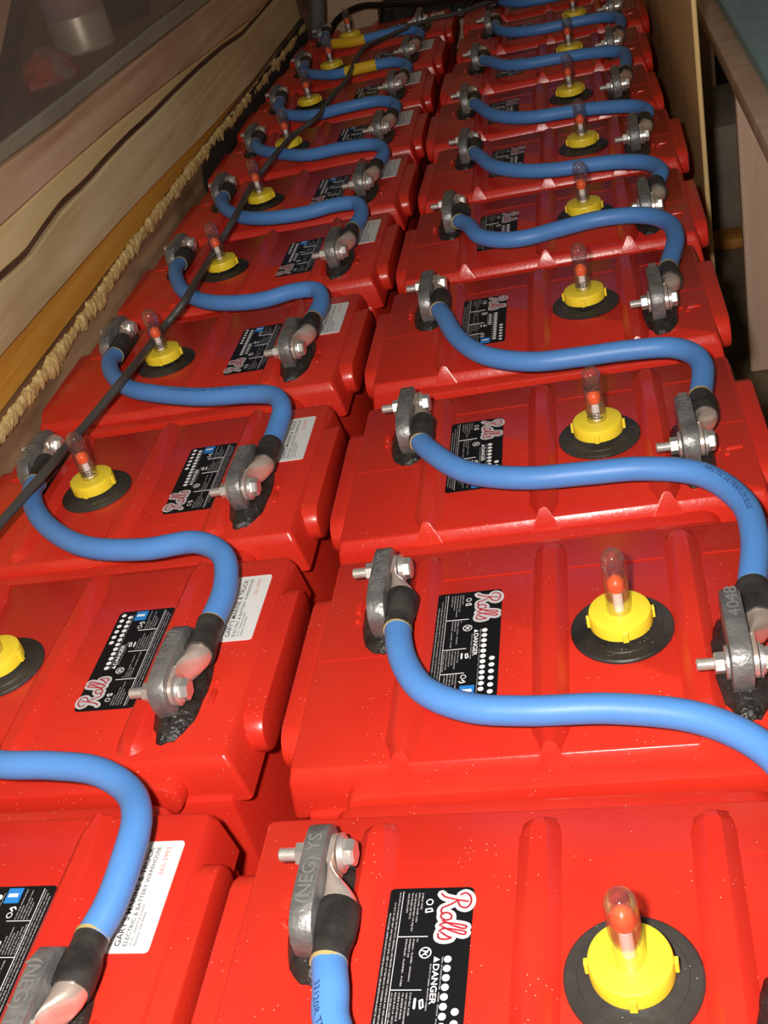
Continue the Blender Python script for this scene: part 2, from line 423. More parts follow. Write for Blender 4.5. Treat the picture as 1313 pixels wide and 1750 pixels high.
def ridge_mesh():
    """A raised stiffening ridge with sloping ends."""
    mb = MB(); w0, w1, h = .0125, .0052, .0072; y0, y1 = -.0945, .0905
    prof = lambda w, z, y: [(-w, y, z), (w, y, z)]
    rows = [(-.1016, .0098, .0096, -.0078), (-.0940, .0092, .0016, .0068), (-.0800, .0118, .0046, h), (0, .0125, .0052, h), (.0800, .0120, .0050, h), (.0880, .0105, .0030, .0050), (.0925, .009, .0010, .0)]
    rings = []
    for y, a, b, z in rows:
        zb = (-.0090 if y < -.1 else -.0060) if y < -.09 else -.0012
        rings.append([(-a, y, zb), (-b - .0012, y, z - .0012 if z > .002 else z), (-b + .0008, y, z), (b - .0008 if b > .001 else b, y, z), (b + .0012, y, z - .0012 if z > .002 else z), (a, y, zb)])
    return mb.rings(rings).mesh('ridge', RED, 28)


def build_parts():
    P = {}
    # case below the lid
    P['case'] = MB().bbox(-.149, .149, -.106, .106, FLOOR_Z, -.030, .006, 2).mesh('case', RED)
    # lid: drafted block with chamfered rim
    mb = MB(); rings = []
    def rr(hx, hy, z, rad=.0035):
        out = []
        for cx, cy, a0 in ((hx, hy, 0), (-hx, hy, 90), (-hx, -hy, 180), (hx, -hy, 270)):
            for k in range(5):
                a = math.radians(a0 + k * 22.5)
                out.append((cx - math.copysign(rad, cx) + rad * math.cos(a), cy - math.copysign(rad, cy) + rad * math.sin(a), z))
        return out
    for hx, hy, z in ((.1585, .1008, -.036), (.1582, .1008, -.034), (.1545, .1003, -.0085), (.1538, .0998, -.0072), (.1518, .0975, -.0008), (.1508, .0965, 0)):
        rings.append(rr(hx, hy, z))
    mb.rings(rings)
    # fine raised parting lines left by the mould, and a rib across the end zones
    for x0, x1 in ((-.073, -.0125), (.0125, .073), (.098, .140)): mb.box(x0, x1, .0655, .0662, -.001, .0004)
    for x0, x1 in ((-.150, -.098), (.098, .150)): mb.box(x0, x1, -.0052, -.0046, -.001, .0003)
    P['lid'] = mb.mesh('lid', RED)
    P['ridge'] = ridge_mesh()
    # polarity marks moulded beside the posts
    def pill(mb, x, y, lx, ly, h=.0016):
        mb.bbox(x - lx, x + lx, y - ly, y + ly, -.002, h, min(lx, ly) * .8, 2)
    P['polarity_bar'] = []; P['polarity_dot'] = []
    for x, y, lx, ly in ((-.1295, .046, .0022, .0075), (.1385, -.040, .0065, .0022)):
        mb = MB(); pill(mb, x, y, lx, ly); P['polarity_bar'].append(mb.mesh('polarity_bar', RED))
    for x, y in ((-.1288, .0315), (.1325, -.0475), (.1275, -.0400)):
        P['polarity_dot'].append(MB().lathe([(.0025, -.001), (.0021, .0014), (.0008, .0021)], 10, c=(x, y, 0)).mesh('polarity_dot', RED))
    # rounded bars round the lid
    def bar(hl, prot, zt, zb, along):
        mb = MB(); rad = (zt - zb) / 2; zc = (zt + zb) / 2; out = []
        for sgn, ax in ((1, 0), (-1, PI)):
            for k in range(9):
                a = -PI / 2 + PI * k / 8
                out.append((sgn * (hl - rad) + math.cos(a + ax) * rad, zc + math.sin(a + ax) * rad))
        rings = []
        for t, sh in ((-.006, 0), (prot - .003, 0), (prot - .0008, .0009), (prot, .0032)):
            k = 1 - sh / rad
            rings.append([((x * (hl - sh) / hl), t, zc + (z - zc) * k) for x, z in out])
        if along == 'Y': rings = [[(t, x, z) for x, t, z in r_] for r_ in rings]
        return mb.rings(rings).mesh('lid_bar', RED)
    P['bar_x'] = bar(.120, .0132, -.0085, -.0350, 'X')
    P['bar_y'] = bar(.072, .0098, -.0030, -.0350, 'Y')
    # rubber disc under the cap
    P['gasket'] = MB().lathe([(.0312, -.001), (.0312, .0014), (.0302, .0024), (.0250, .0028), (.0245, .0034), (.0200, .0036), (.0165, .0050), (.0165, .0080)], 40).mesh('gasket', BLACKRUB)
    # yellow cap
    mb = MB().lathe([(.0180, .0062), (.0190, .0066), (.0190, .0142), (.0184, .0158), (.0172, .0163), (.0110, .0163), (.0085, .0166), (.0083, .0160)], 48)
    for k in range(4):
        a = k * PI / 2 + .05; c, s = math.cos(a), math.sin(a)
        q = MB().bbox(.0182, .0206, -.0018, .0018, .0064, .0140, .0004, 1)
        mb.add([(x * c - y * s, x * s + y * c, z) for x, y, z in q.v], q.f)
    P['vent_cap'] = mb.mesh('vent_cap', YELLOW)
    # clear sight tube (outer and inner wall), float and stem
    top, R0 = .0615, .0074
    dome = [(R0 * math.cos(a), top - R0 + R0 * math.sin(a)) for a in [math.radians(x) for x in (0, 18, 36, 54, 72, 87)]]
    R1 = R0 - .0010
    inn = [(R1 * math.cos(a), top - R0 + R1 * math.sin(a)) for a in [math.radians(x) for x in (87, 60, 30, 0)]]
    P['sight_tube'] = MB().lathe([(R0, .0150)] + dome + inn + [(R1, .0150)], 28, cap0=False, cap1=False).mesh('sight_tube', CLEAR, 60)
    P['float'] = MB().lathe([(.0030, -.0045), (.0050, -.0042), (.0056, -.0030), (.0056, .0015), (.0050, .0030), (.0016, .0056), (.0004, .0060)], 20).mesh('float', ORANGE)
    P['float_stem'] = MB().lathe([(.0031, .0150), (.0031, .0325)], 14).mesh('float_stem', WHITEP)
    # MAX and MIN printed round the tube
    rt = R0 + .0003; P['level_mark'] = []
    for z0, s in ((.0205, 'MIN'), (.0450, 'MAX')):
        mb = MB()
        v, f = text_fit(s, .0088, .0030, bold=.012)
        mb.add([(rt * math.sin((x - .0044) / rt), -rt * math.cos((x - .0044) / rt), z0 + .0012 + y) for x, y in v], f)
        for zz, w in ((z0, .0007), (z0 + .0048, .0005)):
            vs = []; n = 16
            for j in range(n + 1):
                a = -1.0 + 2.0 * j / n
                vs += [(rt * math.sin(a), -rt * math.cos(a), zz), (rt * math.sin(a), -rt * math.cos(a), zz + w)]
            mb.add(vs, [(2 * j, 2 * j + 2, 2 * j + 3, 2 * j + 1) for j in range(n)])
        P['level_mark'].append(mb.mesh('level_mark', INKBLACK, 0))
    # lead flag post: origin at the foot under the bolt axis, blade runs towards -y
    prof = [(.006, -.001), (.0105, .008), (.0130, .015), (.0136, .021), (.0118, .0285), (.0070, .0335), (.0010, .0350), (-.030, .0350), (-.042, .0340), (-.0495, .0305), (-.0540, .0240), (-.0545, .0150), (-.0500, .0040), (-.0480, -.001)]
    bm = bmesh.new(); vs = [bm.verts.new((-.0058, a, b)) for a, b in prof]; fc = bm.faces.new(vs)
    ex = bmesh.ops.extrude_face_region(bm, geom=[fc]); bmesh.ops.translate(bm, verts=[g for g in ex['geom'] if isinstance(g, bmesh.types.BMVert)], vec=(.0116, 0, 0))
    ed = [e for e in bm.edges if abs(e.verts[0].co.x - e.verts[1].co.x) < 1e-6]
    bmesh.ops.bevel(bm, geom=ed, offset=.0011, segments=2, profile=.5, affect='EDGES')
    P['terminal'] = MB().bm(bm).mesh('terminal', LEAD, 40)
    def emboss(s, x0, y0, w, h, flip=False):
        mb = MB(); v, f = text_fit(s, w, h, bold=.004)
        pts = [(x0 - y if not flip else x0 + y, y0 + x if not flip else y0 - x) for x, y in v]; n = len(pts)
        mb.add([(a, b, .0356) for a, b in pts], f); mb.add([(a, b, .0348) for a, b in pts], f)
        return mb
    P['lettering_neg'] = emboss('(NEG) YS', .0036, -.040, .040, .0072).mesh('cast_lettering', LEADHI, 0)
    P['lettering_pos'] = emboss('4048', -.0036, -.020, .026, .0072, True).mesh('cast_lettering', LEADHI, 0)
    # tar round the foot of the post
    mb = MB(); rings = []; n = 30
    for k, (s_, z) in enumerate(((1.0, -.001), (1.0, .0012), (.86, .0042), (.62, .0070), (.38, .0095), (.12, .0100))):
        ring = []
        for j in range(n):
            a = 2 * PI * j / n; q = 1 + .16 * noise.noise((math.cos(a) * 2.2, math.sin(a) * 2.2, 3)) + .07 * noise.noise((math.cos(a) * 7, math.sin(a) * 7, k))
            ring.append((.0172 * s_ * q * math.cos(a) - .001, -.018 + .044 * s_ * q * math.sin(a), z + (.0016 * noise.noise((a * 3, k * 2.0, 1)) if k > 1 else 0)))
        rings.append(ring)
    mb.rings(rings); P['post_tar'] = mb.mesh('post_tar', GREASE, 80)
    # bolt through the post, nut on -x
    mb = MB().lathe([(.0073, .0122), (.0073, .0160), (.0060, .0172)], 6, 'X', (0, 0, BZ))
    P['bolt_head'] = mb
    th = []
    for i in range(17): th += [(.0036, -.0232 + i * .0006), (.0031, -.0229 + i * .0006)]
    mb.lathe([(.0026, -.0240)] + th + [(.0034, -.0130), (.0034, .0122)], 14, 'X', (0, 0, BZ))
    P['bolt'] = mb.mesh('bolt', STEEL, 30)
    P['nut'] = MB().lathe([(.0052, -.0143), (.0062, -.0138), (.0062, -.0090), (.0052, -.0085)], 6, 'X', (0, 0, BZ)).mesh('nut', STEEL, 25)
    P['washer_a'] = MB().lathe([(.0092, -.0083), (.0095, -.0079), (.0095, -.0066), (.0092, -.0062)], 24, 'X', (0, 0, BZ)).mesh('washer', STEEL)
    P['washer_b'] = MB().lathe([(.0098, .0094), (.0101, .0097), (.0101, .0108), (.0082, .0110), (.0082, .0122)], 24, 'X', (0, 0, BZ)).mesh('washer', STEEL)
    # warning label: 100 x 43 mm, text along +x of its own frame
    LW, LH = .100, .0435
    def plate(w, h, z0, z1, rad, m, name):
        pts = []
        for cx, cy, a0 in ((w / 2 - rad, h / 2 - rad, 0), (-w / 2 + rad, h / 2 - rad, 90), (-w / 2 + rad, -h / 2 + rad, 180), (w / 2 - rad, -h / 2 + rad, 270)):
            for k in range(4): pts.append((cx + rad * math.cos(math.radians(a0 + k * 30)), cy + rad * math.sin(math.radians(a0 + k * 30))))
        return MB().prism(pts, z0, z1, 'Z').mesh(name, m, 0)
    P['warning_label'] = plate(LW, LH, -.0003, .0004, .003, LABELBLK, 'warning_label')
    ox, oy = -LW / 2, -LH / 2
    strokes = [curve2([(.10, .72), (.02, .88), (.16, 1.08), (.46, 1.12), (.66, .98), (.60, .74), (.36, .62)]), curve2([(.40, 1.02), (.30, .55), (.16, .10), (.04, -.02)]),
               curve2([(.34, .62), (.52, .34), (.66, .06), (.80, .02), (.92, .12)]),
               curve2([(1.12, .44), (.96, .42), (.86, .22), (.94, .04), (1.08, .06), (1.18, .26), (1.12, .44)]),
               curve2([(1.20, .12), (1.44, .60), (1.54, .98), (1.46, 1.04), (1.34, .60), (1.30, .16), (1.40, .02)]),
               curve2([(1.44, .10), (1.68, .60), (1.78, .98), (1.70, 1.04), (1.58, .60), (1.54, .16), (1.64, .02)]),
               curve2([(1.68, .10), (1.86, .36), (1.92, .50), (1.98, .22), (1.90, .02), (1.74, .00)])]
    sc = .0132
    w = MB(); rd = MB()
    for s_ in strokes:
        ribbon(w, s_, .0047, .0007, sc, ox + .0035, oy + .0275); ribbon(rd, s_, .0009, .0010, sc, ox + .0035, oy + .0275)
    P['logo_outline'] = w.mesh('logo_outline', INKWHITE, 0); P['logo'] = rd.mesh('logo', INKRED, 0)
    mb = MB()
    def dot(x, y, rad=.00185):
        mb.add([(ox + x + rad * math.cos(k * PI / 7), oy + y + rad * math.sin(k * PI / 7), .0007) for k in range(14)], [tuple(range(14))])
    for k in range(12): dot(.0400 + k * .0048, .0335)
    for k in range(6): dot(.0665 + k * .0058, .0392)
    P['date_dots'] = mb.mesh('date_dots', INKWHITE, 0)
    mb = MB()
    flat(mb, text_fit('DANGER', .0205, .0030, bold=.02), ox + .0425, oy + .0268, .0007)
    mb.add([(ox + .0385, oy + .0268, .0007), (ox + .0418, oy + .0268, .0007), (ox + .04015, oy + .0298, .0007)], [(0, 1, 2)])
    P['danger_lettering'] = mb.mesh('danger_lettering', INKWHITE, 0)
    mb = MB()
    def line(s, x, y, wd, h=.00085): flat(mb, text_fit(s, wd, h, res=1), ox + x, oy + y, .0007)
    line('PRODUCT OF CANADA   PRODUIT DU CANADA', .0425, .0252, .0235, .0008)
    line('YEAR OF MANUFACTURE   ANNEE   MONTH   MOIS   POST DATE ON INSTALLATION', .0385, .0306, .0570, .0007)
    cols = [(.0030, .0220, ['SHIELD EYES', 'EXPLOSIVE GASES CAN', 'CAUSE BLINDNESS OR INJURY', 'PROTEGEZ LES YEUX', 'GAZ EXPLOSIFS']),
            (.0290, .0250, ['NO', 'SPARKS - FLAMES - SMOKING', 'INTERDIT DE', 'ETINCELLES - FLAMMES - FUMER']),
            (.0570, .0185, ['SULFURIC ACID', 'CAN CAUSE BLINDNESS', 'OR SEVERE BURNS', 'ACIDE SULFURIQUE', 'RISQUE DE LA CECITE', 'OU DE BRULURES GRAVES']),
            (.0785, .0195, ['FLUSH EYES IMMEDIATELY', 'WITH WATER', 'GET MEDICAL HELP FAST', 'RINCER LES YEUX', 'A GRANDE EAU'])]
    for x, wd, ls in cols:
        big = max(len(s) for s in ls)
        for i, s in enumerate(ls): line(s, x, .0172 - i * .0018, wd * len(s) / big)
    for i, s in enumerate(['PROPOSITION 65 WARNING: BATTERY POSTS, TERMINALS, AND RELATED ACCESSORIES CONTAIN LEAD AND LEAD COMPOUNDS. WASH HANDS AFTER HANDLING.',
                           'DO NOT TIP. KEEP VENT CAPS TIGHT AND LEVEL. KEEP OUT OF THE REACH OF CHILDREN. DO NOT REMOVE VENT CAPS EXCEPT TO ADD WATER.',
                           'NE PAS INCLINER. GARDER HORS DE LA PORTEE DES ENFANTS. LIRE LES INSTRUCTIONS AVANT DE CHARGER OU DE MANIPULER LA BATTERIE.']):
        line(s, .0025 + i * .006, .0055 - i * .0019, .0945 - i * .008)
    P['small_print'] = mb.mesh('small_print', INKGREY, 0)
    mb = MB()
    for x in (.0275, .0555, .0775): mb.box(ox + x, ox + x + .0003, oy + .0078, oy + .0225, .0003, .0007)
    mb.box(ox + .002, ox + .098, oy + .0073, oy + .0076, .0003, .0007)
    for cx in (.0365,):    # crossed-out flame
        c0 = [(cx + .0028 * math.cos(a * PI / 8), .0222 + .0028 * math.sin(a * PI / 8)) for a in range(17)]
        ribbon(mb, c0, .0006, .0007, 1, ox, oy); ribbon(mb, [(cx - .002, .0242), (cx + .002, .0202)], .0006, .0007, 1, ox, oy)
        ribbon(mb, [(cx - .0012, .0205), (cx - .0005, .0235), (cx + .0006, .0215), (cx + .0012, .0232)], .0006, .0007, 1, ox, oy)
    for cx in (.0085,):    # goggles and burst
        ribbon(mb, [(cx + .0016 * math.cos(a * PI / 6), .0215 + .0016 * math.sin(a * PI / 6)) for a in range(13)], .0006, .0007, 1, ox, oy)
        ribbon(mb, [(cx + .004, .0200), (cx + .0058, .0200), (cx + .0052, .0235), (cx + .0036, .0228), (cx + .004, .0200)], .0007, .0007, 1, ox, oy)
    for cx in (.0625,):    # acid on a hand
        ribbon(mb, [(cx - .002, .0235), (cx + .0016, .0242), (cx + .0024, .0228), (cx - .0014, .0222), (cx - .002, .0235)], .0008, .0007, 1, ox, oy)
        ribbon(mb, [(cx - .0022, .0200), (cx + .0022, .0200)], .0012, .0007, 1, ox, oy)
    for cx in (.0838,):    # rinsed eye
        ribbon(mb, [(cx - .0026 + .0016 * math.cos(a * PI / 6), .0222 + .0016 * math.sin(a * PI / 6)) for a in range(13)], .0006, .0007, 1, ox, oy)
        ribbon(mb, [(cx, .0215), (cx + .0018, .0235), (cx + .0026, .0210), (cx + .0012, .0198)], .0009, .0007, 1, ox, oy)
    P['pictogram'] = mb.mesh('pictogram', INKWHITE, 0)
    P['number_panel'] = MB().box(ox + .0890, ox + .0985, oy + .0205, oy + .0295, .0002, .0008).mesh('number_panel', LABELBLUE, 0)
    P['number'] = flat(MB(), text_fit('1', .0024, .0062, bold=.012), ox + .0925, oy + .0222, .0011).mesh('number', INKWHITE, 0)
    # dealer sticker on the left-hand row
    SW, SH = .070, .0285
    P['dealer_sticker'] = plate(SW, SH, -.0003, .0004, .0025, PAPER, 'dealer_sticker')
    mb = MB(); ox, oy = -SW / 2, -SH / 2
    flat(mb, text_fit('DISTRIBUTED BY', .0150, .0011), ox + .0030, oy + .0225, .0007)
    flat(mb, text_fit("GARY'S MARINE & TRUCK", .0620, .0034, bold=.006), ox + .0038, oy + .0172, .0007)
    flat(mb, text_fit('ELECTRIC & BATTERY WAREHOUSE', .0620, .0024), ox + .0038, oy + .0132, .0007)
    flat(mb, text_fit('W. 301 - FRANCIS & DIVISION', .0250, .0014), ox + .0038, oy + .0106, .0007)
    flat(mb, text_fit('Spokane, WA 99205', .0200, .0014), ox + .0038, oy + .0082, .0007)
    P['sticker_lettering'] = mb.mesh('sticker_lettering', INKBLACK, 0)
    P['phone_number'] = flat(MB(), text_fit('262-3993', .0185, .0028), ox + .0470, oy + .0070, .0007).mesh('phone_number', INKPINK, 0)
    return P


PARTS = build_parts()
ORD = ['first', 'second', 'third', 'fourth', 'fifth', 'sixth', 'seventh', 'eighth', 'ninth', 'tenth']
ROWNAME = {'R': 'right-hand row', 'L': 'left-hand row beside the plank wall'}


def make_battery(key):
    row, k = key[0], int(key[1:]); cx, cy, a = CENTERS[key]; P = PARTS
    flip = row == 'L'
    rn = ROWNAME[row].split(' beside')[0]
    where = ORD[k] + ' from the front of the ' + rn if k >= 0 else 'cut off in front of the ' + rn
    b = put('battery', None, None, (cx, cy, 0), a + (PI if flip else 0), label='red battery with yellow vent cap, ' + where, category='battery', group='red batteries of the ' + ROWNAME[row])
    put('case', P['case'], b)
    lid = put('lid', P['lid'], b)
    for x in RIDGE_X: put('ridge', P['ridge'], lid, (x, 0, 0))
    for nm in ('polarity_bar', 'polarity_dot'):
        for q in P[nm]: put(nm, q, lid)
    put('lid_bar', P['bar_x'], b, (0, .1000, 0), 0); put('lid_bar', P['bar_x'], b, (0, -.1000, 0), PI)
    put('end_bar', P['bar_y'], b, (.1565, 0, 0), 0); put('end_bar', P['bar_y'], b, (-.1565, 0, 0), PI)
    put('gasket', P['gasket'], b, (.0437, 0, 0), random.uniform(0, 6), label='black rubber disc under the yellow cap')
    cap = put('vent_cap', P['vent_cap'], b, (.0437, 0, 0), {'R0': -.04, 'R1': .06}.get(key, random.uniform(-.15, .15)))
    put('sight_tube', P['sight_tube'], cap)
    dz = .0085 if key == 'R0' else random.uniform(-.001, .001)
    put('float', P['float'], cap, (0, 0, .0360 + dz)); st = put('float_stem', P['float_stem'], cap)
    if dz > .005: st.location.z = .004; 
    if k >= 2:
        rz = (PI if flip else 0) + random.uniform(-.2, .3) + (.25 if flip else 0)
        for q in P['level_mark']: put('level_mark', q, cap, rz=rz)
    for neg in (True, False):
        s = 1 if neg else -1
        t = put('terminal', P['terminal'], b, (-TX * s, TY * s, 0), 0 if neg else PI, label='cast grey lead flag terminal')
        put('cast_lettering', P['lettering_neg' if neg else 'lettering_pos'], t)
        put('post_tar', P['post_tar'], t, rz=0)
        # heads always face the same way in the room: undo the turn of post and battery
        br = (0 if neg else PI) + (PI if flip else 0)
        for nm in ('bolt', 'nut', 'washer_a', 'washer_b'): put(nm.split('_')[0], P[nm], t, rz=br)
    lb = put('warning_label', P['warning_label'], b, (-.0535, 0, .0002), -PI / 2, label='black warning label with white script logo')
    for nm in ('logo_outline', 'logo', 'date_dots', 'danger_lettering', 'small_print', 'pictogram', 'number_panel', 'number'): put(nm, P[nm], lb)
    if flip:
        s = put('dealer_sticker', P['dealer_sticker'], b, (-.1290, -.0425, .0002), -PI / 2, label='white dealer sticker with black lettering')
        put('sticker_lettering', P['sticker_lettering'], s); put('phone_number', P['phone_number'], s)
    return b


for key in CENTERS: make_battery(key)

# ------------------------------------------------------------------ blue cables
TRACES = {'R0': [[-0.1371, -0.015], [-0.1339, -0.0319], [-.113, -.062], [-.07, -.078], [-.01, -.082], [.04, -.09], [.075, -.115], [.084, -.15]],
          'R1': [[-0.1252, 0.1987], [-0.1103, 0.172], [-0.0835, 0.1549], [-0.0504, 0.1484], [-0.0029, 0.1448], [0.0417, 0.1322], [0.0708, 0.107], [.0815, .075]],
          'R2': [[-0.1258, 0.4308], [-0.0967, 0.3972], [-0.0531, 0.3795], [-0.0116, 0.3759], [0.0287, 0.3725], [0.0664, 0.3564], [0.0879, 0.3188], [0.0896, 0.2807]],
          'R3': [[-0.1337, 0.6693], [-0.1173, 0.6193], [-0.0905, 0.5781], [-0.0502, 0.5546], [-0.0112, 0.5505], [0.0265, 0.5496], [0.063, 0.5428], [0.0784, 0.5267], [0.0832, 0.5047]],
          'R4': [[-0.1237, 0.8954], [-0.1082, 0.8549], [-0.083, 0.8339], [-0.0584, 0.8291], [-0.0243, 0.8373], [0.0199, 0.8455], [0.0612, 0.8337], [0.0821, 0.8062], [0.0869, 0.7662]],
          'R5': [[-0.1202, 1.1209], [-0.0999, 1.0721], [-0.0601, 1.0352], [-0.0222, 1.0202], [0.0149, 1.0155], [0.051, 1.0051], [0.0782, 0.9835], [0.0882, 0.9489]],
          'R6': [[-0.1312, 1.3456], [-0.1099, 1.2923], [-0.0784, 1.258], [-0.0491, 1.2438], [-0.0196, 1.2397], [0.0186, 1.2322], [0.0556, 1.2173], [0.0791, 1.2012], [0.0902, 1.1734]],
          'R7': [[-0.1256, 1.5886], [-0.1006, 1.5465], [-0.0728, 1.5279], [-0.0386, 1.522], [-0.0055, 1.5188], [0.0282, 1.5109], [0.0609, 1.4954], [0.0771, 1.4747], [0.0796, 1.4406]],
          'R8': [[-0.1151, 1.7878], [-0.0875, 1.7499], [-0.0509, 1.7334], [-0.0145, 1.731], [0.0215, 1.7304], [0.0567, 1.7225], [0.079, 1.700], [.085, 1.665]],
          'R9': [[-0.1151, 2.0178], [-0.0875, 1.9799], [-0.0509, 1.9634], [-0.0145, 1.961], [0.0215, 1.9604], [0.0567, 1.9525], [0.082, 1.930], [.094, 1.895]],
          'L0': [[-0.2627, 0.034], [-0.2599, 0.059], [-0.2623, 0.0862], [-0.2744, 0.1076], [-0.3005, 0.1251], [-0.3337, 0.1326], [-0.3709, 0.1374], [-.420, .156], [-.455, .190], [-.4735, .228]],
          'L1': [[-0.2614, 0.2875], [-0.2697, 0.3218], [-0.2953, 0.3418], [-0.3383, 0.3448], [-0.3913, 0.3583], [-0.4421, 0.3988], [-0.4749, 0.4473]],
          'L2': [[-0.2663, 0.5048], [-0.2658, 0.5289], [-0.2769, 0.5522], [-0.3028, 0.568], [-0.3501, 0.5762], [-0.4, 0.5959], [-0.4369, 0.6178], [-0.4674, 0.6537], [-0.4848, 0.6914]],
          'L3': [[-0.2686, 0.7544], [-0.2766, 0.7758], [-0.3028, 0.7807], [-0.3346, 0.7781], [-0.3684, 0.7821], [-0.4077, 0.8013], [-0.4427, 0.8397], [-0.4688, 0.8946], [-0.4772, 0.925]],
          'L4': [[-0.2581, 0.9945], [-0.2677, 1.0208], [-0.2954, 1.0268], [-0.3295, 1.0259], [-0.3761, 1.0308], [-0.4164, 1.051], [-0.4518, 1.0946], [-0.4737, 1.1439]],
          'L5': [[-0.2569, 1.2196], [-0.271, 1.2455], [-0.3185, 1.2586], [-0.3723, 1.2675], [-0.4178, 1.2991], [-0.4604, 1.345], [-0.4752, 1.378]],
          'L6': [[-0.2652, 1.4446], [-0.2909, 1.4684], [-0.3472, 1.4698], [-0.3946, 1.474], [-0.4448, 1.5072], [-0.4732, 1.5609]],
          'L7': [[-0.2693, 1.675], [-0.2934, 1.700], [-0.3519, 1.7054], [-0.4015, 1.7136], [-0.4457, 1.7499], [-.473, 1.795]],
          'L8': [[-.2685, 1.905], [-0.2904, 1.9282], [-0.337, 1.9365], [-0.4047, 1.9457], [-0.4489, 1.9746], [-0.4724, 2.025]]}
CENTERS['R-1'] = (-.0445, -.231, 0.0)
make_battery('R-1')


def lug_frame(key, neg):
    """World matrix: x along room +x, y along the barrel's direction, z up, origin at bolt axis."""
    cx, cy, a = CENTERS[key]; flip = key[0] == 'L'; s = 1 if neg else -1
    base = Matrix.Translation((cx, cy, 0)) @ Matrix.Rotation(a + (PI if flip else 0), 4, 'Z')
    p = base @ Vector((-TX * s, TY * s, BZ))
    down = (neg != flip)          # barrel points towards the camera
    ca, sa = math.cos(a), math.sin(a)
    m = Matrix(((ca, -sa * (-1 if down else 1), 0, p.x), (sa, ca * (-1 if down else 1), 0, p.y), (0, 0, 1, p.z), (0, 0, 0, 1)))
    return m


AX = .0142       # barrel axis offset from the blade's middle
CR = .0086       # cable radius


def lug_mesh(m):
    mb = MB(); n = 20
    # palm
    pal = [(.0098 * math.sin(t), -.0098 * math.cos(t)) for t in [math.radians(x) for x in range(-90, 91, 15)]]
    poly = [(-.0098, .012)] + pal + [(.0098, .012)]
    q = MB().add([(.0060, b, a_) for a_, b in poly] + [(.0088, b, a_) for a_, b in poly],
                 [tuple(range(len(poly) - 1, -1, -1)), tuple(range(len(poly), 2 * len(poly)))] + [(i, (i + 1) % len(poly), (i + 1) % len(poly) + len(poly), i + len(poly)) for i in range(len(poly))])
    mb.add([m @ Vector(v) for v in q.v], q.f)
    rings = []
    for y, xc, rx, rz_ in ((.0105, .0074, .0014, .0102), (.0140, .0078, .0018, .0104), (.0180, .0094, .0034, .0104), (.0225, .0118, .0062, .0100), (.0270, .0136, .0080, .0094), (.0315, AX, .0088, .0090), (.0420, AX, .0088, .0088)):
        rings.append([m @ Vector((xc + rx * math.cos(2 * PI * j / n), y, rz_ * math.sin(2 * PI * j / n))) for j in range(n)])
    mb.rings(rings)
    return mb.mesh('lug', TIN, 40)


def shrink_mesh(m, seed):
    rings = []; n = 20
    for i in range(13):
        t = i / 12; y = .0320 + t * .0300
        rad = .0099 + .0006 * math.sin(t * 5 + seed) + .0004 * noise.noise((t * 6, seed, 1)) - (.0006 if t > .6 else 0)
        sq = 1.0 + .08 * (1 - t)
        rings.append([m @ Vector((AX + rad * math.cos(2 * PI * j / n), y, rad * sq * math.sin(2 * PI * j / n))) for j in range(n)])
    # turn the rim inwards
    rings.append([m @ Vector((AX + .0084 * math.cos(2 * PI * j / n) , .0621, .0084 * math.sin(2 * PI * j / n))) for j in range(n)])
    return MB().rings(rings, True, False).mesh('heat_shrink', SHRINK, 50)


def print_on(pts, s0, body, size, ang, m, rad):
    """Lettering wrapped on the cable's surface, starting at arc length s0."""
    cum = [0.0]
    for a, b in zip(pts[:-1], pts[1:]): cum.append(cum[-1] + (b - a).length)
    v, f = text2d(body, size, res=2); mb = MB(); out = []
    for x, y in v:
        s = s0 + x; i = max(0, min(len(pts) - 2, next((j for j in range(len(cum) - 1) if cum[j + 1] >= s), len(pts) - 2)))
        t = (s - cum[i]) / (cum[i + 1] - cum[i]); p = pts[i].lerp(pts[i + 1], t)
        tg0 = (pts[min(i + 1, len(pts) - 1)] - pts[max(i - 1, 0)]).normalized(); tg1 = (pts[min(i + 2, len(pts) - 1)] - pts[i]).normalized()
        tg = tg0.lerp(tg1, t).normalized(); up = Vector((0, 0, 1)); up = (up - tg * up.dot(tg)).normalized(); sd = up.cross(tg)
        th = ang + (y - size * .35) / rad
        out.append(p + (up * math.cos(th) + sd * math.sin(th)) * (rad + .00015))
    mb.add(out, f)
    return mb.mesh('cable_print', m, 0)


PRINT = {'R0': [(.034, '33120R TEW 105\u00b0C', .0050, -.55)], 'R2': [(.262, 'ARCTIC ULTRAFLEX BLUE', .0052, -.05)], 'L2': [(.125, 'OIL RESISTANT 600V (UL)   ARCTIC ULTRAFLEX BLUE', .0036, .25)],
         'L1': [(.17, 'ARCTIC ULTRAFLEX BLUE', .0036, -.8)]}


